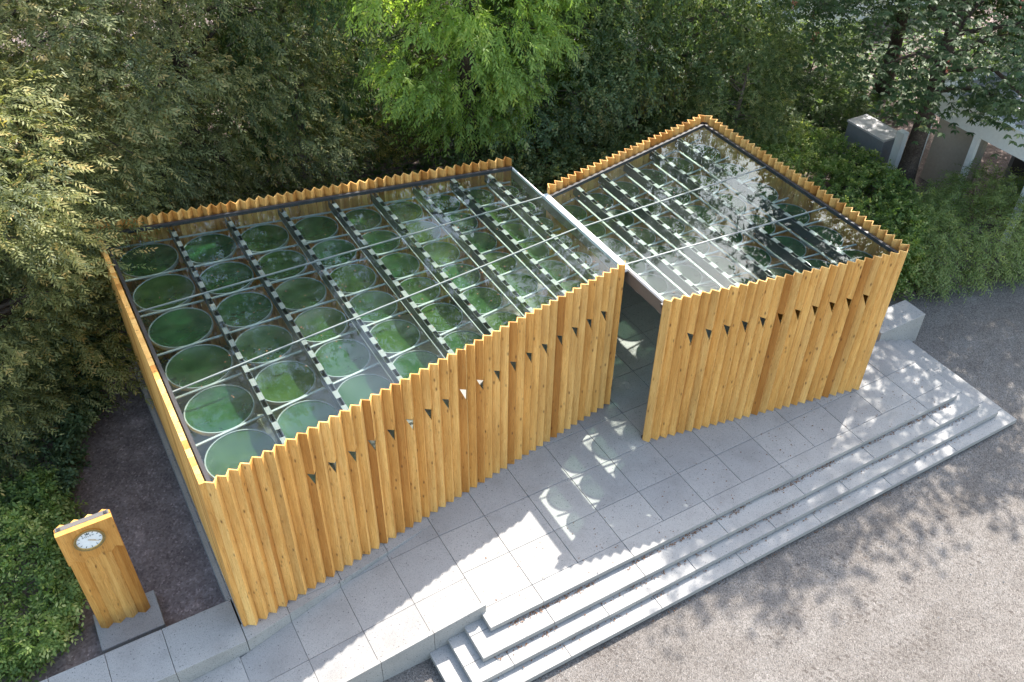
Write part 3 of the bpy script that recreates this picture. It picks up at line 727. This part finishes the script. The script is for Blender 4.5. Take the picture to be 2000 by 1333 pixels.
def crown_clumps(rng, n, R, z0, z1, shape='dome', lobes=0.22, inner=0.55):
    """clump centres near the surface of a lobed crown, with outward directions"""
    ph = rng.uniform(0, 6.28, 5); out = []; dirs = []
    while len(out) < n:
        u = rng.uniform(0, 1); th = rng.uniform(0, 6.28)
        if shape == 'dome': prof = math.sqrt(max(0.0, 1 - (2 * u - 0.85) ** 2 / 1.35)) if u < 0.93 else 0.28
        elif shape == 'cone': prof = (1 - u) ** 0.75 * (0.82 + 0.18 * math.sin(u * 19 + ph[4])) + 0.06
        else: prof = math.sin(math.pi * min(1, max(0.04, u * 0.94 + 0.04))) ** 0.6
        if rng.uniform() > prof ** 0.8 + 0.05: continue
        lob = 1 + lobes * (math.sin(2 * th + ph[0] + 3 * u) * 0.6 + math.sin(3 * th + ph[1] - 5 * u) * 0.5 + math.sin(5 * th + ph[2] + 7 * u) * 0.4)
        r = R * prof * lob * (1 - inner * rng.uniform() ** 2.2)
        z = z0 + (z1 - z0) * u
        out.append((r * math.cos(th), r * math.sin(th), z)); dirs.append((math.cos(th), math.sin(th), 0.9 * (u - 0.35)))
    return np.array(out), unit(np.array(dirs))
def trunk_mesh(rng, h, r0, mat, lean=(0, 0), limbs=None, n=10):
    mb = MB(); pts = []; rad = []
    for i in range(7):
        t = i / 6; pts.append((lean[0] * t ** 1.4 + rng.normal(0, 0.05) * (i > 0), lean[1] * t ** 1.4 + rng.normal(0, 0.05) * (i > 0), h * t)); rad.append(r0 * (1.25 if i == 0 else 1 - 0.82 * t))
    mb.tube(pts, rad, n)
    if limbs is not None:
        for c in limbs:
            t = min(0.92, max(0.25, (c[2] - 0.18 * math.hypot(c[0], c[1])) / h)); i = min(5, int(t * 6)); f = t * 6 - i
            p0 = Vector(pts[i]).lerp(Vector(pts[i + 1]), f); p3 = Vector(c); md = p0.lerp(p3, 0.5) + Vector((0, 0, 0.12 * (p3 - p0).length)); rr = r0 * (0.30 * (1 - t) + 0.10)
            mb.tube([p0, p0.lerp(md, 0.5), md, md.lerp(p3, 0.55), p3], [rr, rr * 0.8, rr * 0.6, rr * 0.4, rr * 0.12], 6)
    return mb.mesh('trunk', mat, True)
def make_species(seed, kind):
    rng = np.random.default_rng(seed)
    if kind == 'yew':
        Hh, R = 14.5, 3.7
        C, D = crown_clumps(rng, 340, R, 0.9, Hh, 'dome', 0.34, 0.34)
        per = 34; idx = np.repeat(np.arange(len(C)), per); m = len(idx)
        off = rng.normal(0, 1, (m, 3)) * np.array([0.36, 0.36, 0.20]); B = C[idx] + off
        SD = D[idx] * 0.8 + unit(off) * 0.7 + rng.normal(0, 0.30, (m, 3)) + np.array([0, 0, 0.12])
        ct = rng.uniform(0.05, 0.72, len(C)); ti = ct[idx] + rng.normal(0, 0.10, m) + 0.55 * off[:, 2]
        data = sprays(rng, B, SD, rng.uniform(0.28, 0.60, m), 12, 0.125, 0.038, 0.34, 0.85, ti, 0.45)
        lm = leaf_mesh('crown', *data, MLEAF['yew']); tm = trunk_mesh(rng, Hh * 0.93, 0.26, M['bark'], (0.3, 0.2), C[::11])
    elif kind == 'bright':
        Hh, R = 20.0, 3.3
        C, D = crown_clumps(rng, 300, R, 3.6, Hh, 'egg', 0.36, 0.35)
        per = 26; idx = np.repeat(np.arange(len(C)), per); m = len(idx)
        off = rng.normal(0, 1, (m, 3)) * np.array([0.38, 0.38, 0.17]); B = C[idx] + off
        SD = D[idx] * 0.8 + unit(off) * 0.6 + rng.normal(0, 0.4, (m, 3)) + np.array([0, 0, 0.05])
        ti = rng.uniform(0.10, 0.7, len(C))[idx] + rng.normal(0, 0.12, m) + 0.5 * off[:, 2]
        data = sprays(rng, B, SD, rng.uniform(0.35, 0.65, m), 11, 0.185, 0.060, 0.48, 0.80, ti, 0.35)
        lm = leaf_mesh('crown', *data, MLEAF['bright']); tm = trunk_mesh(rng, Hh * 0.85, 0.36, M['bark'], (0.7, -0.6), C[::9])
    elif kind == 'dark':
        Hh, R = 9.5, 3.3
        C, D = crown_clumps(rng, 170, R, 1.6, Hh, 'dome', 0.30, 0.6)
        per = 26; idx = np.repeat(np.arange(len(C)), per); m = len(idx)
        B = C[idx] + rng.normal(0, 1, (m, 3)) * np.array([0.38, 0.38, 0.28])
        SD = D[idx] * 0.7 + rng.normal(0, 0.8, (m, 3))
        ti = rng.uniform(0.1, 0.75, len(C))[idx] + rng.normal(0, 0.14, m)
        data = sprays(rng, B, SD, rng.uniform(0.25, 0.55, m), 9, 0.135, 0.062, 0.28, 0.95, ti, 0.25)
        lm = leaf_mesh('crown', *data, MLEAF['dark']); tm = trunk_mesh(rng, Hh * 0.9, 0.2, M['palebark'], (0.4, -0.3), C[::8])
    else:   # chestnut: hands of five to seven leaflets
        Hh, R = 14.0, 5.2
        C, D = crown_clumps(rng, 340, R, 4.0, Hh, 'egg', 0.22, 0.5)
        per = 34; idx = np.repeat(np.arange(len(C)), per); m = len(idx)
        B = C[idx] + rng.normal(0, 1, (m, 3)) * np.array([0.48, 0.48, 0.30])
        nl = 6; ang = rng.uniform(0, 6.28, (m, 1)) + np.arange(nl)[None, :] * 2 * math.pi / 6.5
        tilt = D[idx][:, None, :] * 0.45
        ld = np.stack([np.cos(ang), np.sin(ang), np.full_like(ang, -0.45)], -1) + tilt + rng.normal(0, 0.15, (m, nl, 3))
        pos = np.repeat(B[:, None, :], nl, 1); nr = np.array([0, 0, 1.0]) + rng.normal(0, 0.25, (m, nl, 3)) + tilt * 0.6
        k = rng.uniform(0.7, 1.15, (m, nl)); ti = (rng.uniform(0.1, 0.75, len(C))[idx] + rng.normal(0, 0.12, m))[:, None] + rng.normal(0, 0.06, (m, nl))
        lm = leaf_mesh('crown', pos.reshape(-1, 3), ld.reshape(-1, 3), nr.reshape(-1, 3), (0.19 * k).reshape(-1), (0.072 * k).reshape(-1), ti.reshape(-1), MLEAF['chestnut'])
        # pink candles and pale bracts on the outside
        sel = rng.choice(len(C), 90, replace=False); fp = []; fd = []
        for s in sel:
            base = C[s] + D[s] * 0.45 + np.array([0, 0, 0.15])
            q = base + rng.normal(0, 1, (14, 3)) * np.array([0.05, 0.05, 0.09]); fp.append(q); fd.append(rng.normal(0, 1, (14, 3)) + np.array([0, 0, 0.6]))
        fp = np.concatenate(fp); fd = np.concatenate(fd)
        fm = leaf_mesh('blossom', fp, fd, rng.normal(0, 1, fp.shape), 0.08, 0.05, rng.uniform(0, 1, len(fp)), MLEAF['pink'])
        tm = trunk_mesh(rng, Hh * 0.85, 0.34, M['bark'], (0.3, 0.3), C[::9])
        return lm, tm, fm
    return lm, tm, None
MLEAF = dict(
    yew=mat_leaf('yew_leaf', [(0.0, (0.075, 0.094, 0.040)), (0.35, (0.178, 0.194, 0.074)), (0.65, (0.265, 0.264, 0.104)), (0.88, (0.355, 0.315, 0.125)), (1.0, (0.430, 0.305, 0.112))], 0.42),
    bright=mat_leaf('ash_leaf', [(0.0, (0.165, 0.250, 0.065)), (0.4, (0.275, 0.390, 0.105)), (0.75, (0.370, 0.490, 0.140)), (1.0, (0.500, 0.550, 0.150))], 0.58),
    dark=mat_leaf('dark_leaf', [(0.0, (0.0566, 0.0943, 0.0424)), (0.5, (0.1322, 0.1934, 0.0849)), (0.85, (0.2312, 0.283, 0.1275)), (1.0, (0.3774, 0.3656, 0.1533))], 0.45),
    chestnut=mat_leaf('chestnut_leaf', [(0.0, (0.042, 0.0735, 0.0315)), (0.5, (0.091, 0.1435, 0.0595)), (0.85, (0.161, 0.21, 0.0945)), (1.0, (0.2975, 0.2625, 0.1225))], 0.45),
    hedge=mat_leaf('hedge_leaf', [(0.0, (0.0636, 0.1105, 0.0301)), (0.45, (0.1508, 0.226, 0.0603)), (0.8, (0.2679, 0.3517, 0.0971)), (1.0, (0.5693, 0.5693, 0.2176))], 0.5),
    feather=mat_leaf('feather_leaf', [(0.0, (0.0858, 0.132, 0.0422)), (0.5, (0.198, 0.264, 0.0871)), (1.0, (0.33, 0.363, 0.1452))], 0.45),
    pink=mat_leaf('pink_petal', [(0.0, (0.42, 0.10, 0.09)), (1.0, (0.62, 0.24, 0.19))], 0.2),
)
SPEC = {k: make_species(i + 11, k) for i, k in enumerate(('yew', 'bright', 'dark', 'chestnut'))}
SPEC['yew2'] = make_species(31, 'yew'); SPEC['dark2'] = make_species(41, 'dark')
def tree(kind, loc, s, rz, label, group, sz=None):
    lm, tm, fm = SPEC[kind]
    o = empty({'yew': 'conifer_tree', 'yew2': 'conifer_tree', 'bright': 'ash_tree', 'dark': 'broadleaf_tree', 'dark2': 'broadleaf_tree', 'chestnut': 'chestnut_tree'}[kind], (loc[0], loc[1], GZ - 0.05), label, 'tree', group)
    o.rotation_euler = (0, 0, rz); o.scale = (s, s, sz or s)
    link_obj('trunk', tm, o); link_obj('crown', lm, o)
    if fm: link_obj('blossom', fm, o)
    return o
GC = 'olive-green conifers behind the pavilion'; GD = 'dark broadleaf trees behind the pavilion'
for i, (k, x, y, s, r, sz, lab) in enumerate([
        ('yew', -11.7, 11.0, 1.06, 0.3, 0.84, 'olive conifer drooping over the pavilion roof corner above the dark ground by the clock'),
        ('yew2', -8.8, 15.1, 1.10, 1.9, 1.08, 'olive conifer whose boughs touch the toothed back wall near its corner'),
        ('yew', -15.5, 16.5, 1.2, 4.0, 1.0, 'tall olive conifer rising behind the one that hangs over the roof corner'),
        ('yew2', -4.4, 16.2, 1.0, 5.1, 1.2, 'olive conifer between the wall-touching conifer and the dark trunk'),
        ('yew', -10.3, 21.0, 1.2, 2.2, 0.9, 'olive conifer in the second row behind the wall-touching conifer'),
        ('yew2', -3.2, 21.5, 1.1, 3.3, 0.8, 'olive conifer in the second row behind the dark trunk'),
        ('yew', 3.0, 20.8, 1.0, 0.9, 0.75, 'olive conifer in the second row behind the bright green tree')]):
    tree(k, (x, y), s, r, lab, GC, sz)
tree('bright', (3.4, 13.1), 0.9, 0.0, 'bright green tree with long drooping leaves and a thick dark trunk', 'bright green drooping trees', 1.0)
tree('bright', (7.6, 15.8), 0.68, 2.0, 'smaller bright green drooping tree behind the apex of the smaller pavilion half', 'bright green drooping trees', 0.56)
for i, (k, x, y, s, r, sz, lab) in enumerate([
        ('dark', 7.0, 14.2, 0.95, 0.5, 0.95, 'dark broadleaf tree right beside the bright green tree'),
        ('dark2', -0.8, 17.4, 0.9, 1.5, 1.8, 'tall dark broadleaf tree standing behind the thick dark trunk'),
        ('dark2', 9.8, 14.6, 1.0, 2.5, 1.5, 'dark broadleaf tree with a slim pale trunk behind the roof apex'),
        ('dark', 13.2, 14.8, 1.05, 4.4, 1.6, 'dark broadleaf tree in front of the grey shed'),
        ('dark2', 6.8, 19.8, 1.2, 1.1, 1.0, 'dark broadleaf tree in the second row behind the grey trunks'),
        ('dark', 12.2, 21.5, 1.25, 5.6, 0.95, 'dark broadleaf tree in the second row behind the grey shed'),
        ('dark', 13.6, 11.6, 0.62, 0.2, 0.62, 'small dark broadleaf tree rising out of the back of the clipped hedge'),
        ('dark2', 28.0, 8.6, 1.3, 0.9, 1.6, 'dark broadleaf tree beyond the ribbed sheet roof'),
        ('dark2', 16.8, 17.0, 1.05, 3.0, 0.95, 'dark broadleaf tree before the white house')]):
    tree(k, (x, y), s, r, lab, GD, sz)
GK = 'chestnut trees with pink blossom'
tree('chestnut', (17.2, 6.5), 1.06, 0.4, 'big chestnut tree with pink blossom rising behind the hedge and cabinet', GK, 1.12)
tree('chestnut', (24.0, 13.5), 0.95, 2.6, 'chestnut tree with pink blossom behind the white garden building', GK, 0.95)
tree('chestnut', (26.4, 7.0), 0.95, 4.2, 'chestnut tree with pink blossom growing out beside the ribbed sheet roof', GK, 0.95)

def shrub_mass(name, poly, ztop, label, cat, group, kind, n, seed, ll, lw, spread=0.3, fuzz=0.12, nl=7, slen=(0.2, 0.42), droop=0.3, ground=GZ, tshift=0.0, hvar=0.25):
    rng = np.random.default_rng(seed); P = np.array(poly); mn, mx = P.min(0), P.max(0); pts = []
    def inside(x, y):
        c = False; j = len(poly) - 1
        for i in range(len(poly)):
            xi, yi = poly[i]; xj, yj = poly[j]
            if (yi > y) != (yj > y) and x < (xj - xi) * (y - yi) / (yj - yi) + xi: c = not c
            j = i
        return c
    edges = [(P[i], P[(i + 1) % len(P)]) for i in range(len(P))]; el = np.array([np.linalg.norm(b - a) for a, b in edges])
    area = 0.5 * abs(sum(poly[i][0] * poly[(i + 1) % len(poly)][1] - poly[(i + 1) % len(poly)][0] * poly[i][1] for i in range(len(poly))))
    h = ztop - ground; pt = area / (area + el.sum() * h)
    cen = P.mean(0); B = []; D = []
    while len(B) < n:
        if rng.uniform() < pt:
            x, y = rng.uniform(mn[0], mx[0]), rng.uniform(mn[1], mx[1])
            if not inside(x, y): continue
            hz = ztop + hvar * (math.sin(x * 2.1 + seed) * math.cos(y * 1.7 + 2 * seed) * 0.6 + math.sin(x * 4.9 + y * 3.7) * 0.3)
            B.append((x, y, hz - abs(rng.normal(0, spread)))); D.append((rng.normal(0, 0.5), rng.normal(0, 0.5), 1.0))
        else:
            k = rng.choice(len(edges), p=el / el.sum()); a, b = edges[k]; t = rng.uniform(); q = a + (b - a) * t; nrm = np.array([(b - a)[1], -(b - a)[0]]) / el[k]
            if np.dot(nrm, q - cen) < 0: nrm = -nrm
            z = rng.uniform(ground + 0.05, ztop); bul = 0.16 * math.sin(z * 2.9 + t * el[k] * 2.3) + 0.1 * math.sin(t * el[k] * 5.1)
            q = q + nrm * (bul - abs(rng.normal(0, spread)))
            B.append((q[0], q[1], z)); D.append((nrm[0] + rng.normal(0, 0.4), nrm[1] + rng.normal(0, 0.4), 0.55))
    B = np.array(B); D = np.array(D)
    cl = np.sin(B[:, 0] * 1.9 + seed) * np.sin(B[:, 1] * 2.3 + 1.3 * seed) * 0.16 + np.sin(B[:, 0] * 5.3) * np.sin(B[:, 1] * 4.7 + B[:, 2] * 4) * 0.10
    ti = 0.42 + tshift + cl + rng.normal(0, 0.14, n)
    data = sprays(rng, B, D + rng.normal(0, fuzz * 3, B.shape), rng.uniform(slen[0], slen[1], n), nl, ll, lw, droop, 0.9, ti, 0.3)
    o = empty(name, (cen[0], cen[1], ground), label, cat, group)
    lm = leaf_mesh('foliage', data[0] - np.array([cen[0], cen[1], ground]), *data[1:], MLEAF[kind]); link_obj('foliage', lm, o)
    mb = MB()
    for k in range(max(3, int(area * 0.6))):
        for _ in range(50):
            x, y = rng.uniform(mn[0], mx[0]), rng.uniform(mn[1], mx[1])
            if inside(x, y): break
        mb = MB(); mb.tube([(x - cen[0], y - cen[1], -0.05), (x - cen[0] + rng.normal(0, 0.1), y - cen[1] + rng.normal(0, 0.1), h * 0.5), (x - cen[0] + rng.normal(0, 0.2), y - cen[1] + rng.normal(0, 0.2), h * 0.85)], [0.03, 0.02, 0.008], 5)
        mb.build('stem', M['bark'], o)
    return o
shrub_mass('hedge', [(9.9, 3.9), (13.6, 2.9), (15.6, 4.2), (16.7, 7.4), (16.0, 10.6), (10.4, 10.2)], 1.25, 'clipped green hedge along the right flank of the smaller pavilion half', 'hedge', None, 'hedge', 7000, 3, 0.12, 0.06, 0.25, tshift=0.2)
shrub_mass('feathery_shrub', [(14.1, 2.7), (16.6, 1.9), (18.6, 1.5), (20.5, 1.2), (20.8, 3.8), (18.0, 5.3), (15.6, 4.6)], 1.3, 'feathery pale green shrubs beside the stone block, against the garden building', 'shrub', None, 'feather', 4200, 5, 0.13, 0.030, 0.35, 0.2, 11, (0.4, 0.85), 0.5, hvar=0.7, tshift=0.15)
shrub_mass('hedge', [(-13.6, 3.2), (-12.3, 2.7), (-11.5, 3.1), (-11.25, 5.0), (-11.0, 7.2), (-13.8, 7.4)], 0.30, 'light green low hedge beside the wooden clock', 'hedge', None, 'hedge', 4200, 8, 0.11, 0.055, 0.22, tshift=0.12)
shrub_mass('ground_ivy', [(-14.0, 7.0), (-11.0, 6.8), (-10.4, 8.6), (-9.5, 10.2), (-9.0, 12.4), (-14.0, 13.0)], 0.15, 'dark ivy shrubs in the shade under the drooping conifer', 'shrub', None, 'dark', 3800, 9, 0.12, 0.06, 0.3)
for i, (x, y, r, zt, lab) in enumerate([(-5.6, 13.6, 1.5, 1.4, 'dark shrub behind the back wall left of the dark trunk'), (-1.6, 12.4, 1.3, 1.2, 'dark shrub at the foot of the dark trunk behind the wall'), (4.3, 11.6, 1.9, 2.6, 'tall dark shrub behind the gap between the two roofs'), (8.0, 11.9, 1.5, 1.8, 'dark shrub behind the roof apex beside the pale trunk'), (12.2, 12.4, 1.7, 1.6, 'dark shrub in front of the grey shed door'), (15.6, 12.8, 1.9, 1.3, 'dark shrub between the grey cabinet and the shed'), (19.0, 12.2, 1.9, 1.2, 'dark shrub behind the grey cabinet'), (21.6, 15.6, 2.2, 1.6, 'dark shrub in front of the white house wall'), (18.4, 15.2, 1.8, 1.5, 'dark shrub among the trunks before the white house')]):
    pol = [(x + r * math.cos(a) * (1 + 0.15 * math.sin(3 * a + i)), y + 0.75 * r * math.sin(a)) for a in np.linspace(0, 2 * math.pi, 11)[:-1]]
    shrub_mass('dark_shrub', pol, zt, lab, 'shrub', 'dark shrubs behind the back walls', 'dark', 1500, 20 + i, 0.13, 0.065, 0.35)

# low ivy that carpets the ground under the trees
def build_cover():
    rng = np.random.default_rng(77); n = 62000
    x = rng.uniform(-24, 34, n); y = rng.uniform(10.9, 34, n)
    keep = (y > 11.0 + 0.0 * x) & ~((x > 17.2) & (x < 18.5) & (y < 9.8)) & ~((x > 18.8) & (y < 8.4)); x = x[keep]; y = y[keep]
    z = GZ + 0.02 + rng.uniform(0, 0.16, len(x)) * (0.6 + 0.4 * np.sin(x * 1.3) * np.cos(y * 1.1)); B = np.stack([x, y, z], 1)
    d = rng.normal(0, 1, B.shape); d[:, 2] = np.abs(d[:, 2]) * 0.3
    nr = np.array([0, 0, 1.0]) + rng.normal(0, 0.4, B.shape); k = rng.uniform(0.7, 1.3, len(x))
    me = leaf_mesh('ground_cover', B, d, nr, 0.26 * k, 0.17 * k, 0.30 + rng.normal(0, 0.18, len(x)), MLEAF['dark'])
    o = link_obj('ground_cover', me); tag(o, 'dark ivy carpeting the ground under the trees behind the pavilion', 'ground cover', kind='stuff')
build_cover()

# fallen leaves caught under the step edges
def build_litter():
    rng = np.random.default_rng(5); P = []; 
    for (yf, z, x0, x1, n) in [(-1.5, -0.17, -3.3, 10.4, 900), (-1.96, -0.34, -3.9, 10.9, 420), (-2.31, -0.51, -4.2, 11.3, 240), (-2.66, GZ, -4.5, 11.5, 120)]:
        u = rng.uniform(0, 1, n); x = x0 + (x1 - x0) * u
        keep = (np.sin(x * 1.7 + yf * 9) + np.sin(x * 4.3 + 1.0) * 0.7 + rng.normal(0, 0.6, n)) > -0.35
        x = x[keep]; y = yf - 0.012 - np.abs(rng.normal(0, 0.045, len(x))); P.append(np.stack([x, y, np.full(len(x), z + 0.008) + rng.uniform(0, 0.02, len(x))], 1))
    n = 160; P.append(np.stack([rng.uniform(-7.5, 10.5, n), rng.uniform(-1.45, 0.9, n), np.full(n, 0.006)], 1)[lambda a: a[:, 0] > -3.5] if False else np.stack([rng.uniform(-3.4, 10.5, n), rng.uniform(-1.45, 0.1, n), np.full(n, 0.006)], 1))
    q = 170; P.append(np.stack([rng.uniform(-7.6, 1.9, q), rng.uniform(3.2, 8.0, q), np.full(q, GLZ + 0.006)], 1)); P.append(np.stack([rng.uniform(2.8, 8.3, q // 2), rng.uniform(1.6, 6.4, q // 2), np.full(q // 2, GLZ + 0.006)], 1))
    P = np.concatenate(P); d = rng.normal(0, 1, P.shape); d[:, 2] *= 0.25; nr = np.array([0, 0, 1.0]) + rng.normal(0, 0.3, P.shape)
    me = leaf_mesh('fallen_leaves', P, d, nr, rng.uniform(0.025, 0.06, len(P)), rng.uniform(0.02, 0.04, len(P)), rng.uniform(0, 1, len(P)), M['litter'])
    o = link_obj('fallen_leaves', me); tag(o, 'small brown fallen leaves caught along the foot of the steps', 'fallen leaves', kind='stuff')
build_litter()

# loose stones on the gravel court
def build_pebbles():
    rng = np.random.default_rng(17); n = 5200
    x = rng.uniform(-4, 16, n); y = -2.75 - np.abs(rng.gamma(1.6, 2.2, n)); z = np.full(n, GZ)
    r = rng.uniform(0.007, 0.019, n) * np.where(rng.uniform(0, 1, n) > 0.95, 1.7, 1.0)
    base = np.array([(1, 0, 0), (0, 1, 0), (-1, 0, 0), (0, -1, 0), (0, 0, 0.8)], float)
    a = rng.uniform(0, 6.28, n); c, s_ = np.cos(a), np.sin(a)
    P = np.repeat(base[None], n, 0) * rng.uniform(0.6, 1.3, (n, 5, 1)); X = P[:, :, 0] * c[:, None] - P[:, :, 1] * s_[:, None]; Y = P[:, :, 0] * s_[:, None] + P[:, :, 1] * c[:, None]
    V = np.stack([X * r[:, None] + x[:, None], Y * r[:, None] + y[:, None], P[:, :, 2] * r[:, None] + z[:, None] - 0.001], -1).reshape(-1, 3)
    F = [(5 * i + k, 5 * i + (k + 1) % 4, 5 * i + 4) for i in range(n) for k in range(4)]
    me = bpy.data.meshes.new('loose_stones'); me.from_pydata(V.tolist(), [], F); me.update(); me.materials.append(M['pebble'])
    o = link_obj('loose_stones', me); tag(o, 'small loose stones scattered over the gravel court', 'stones', kind='stuff')
build_pebbles()
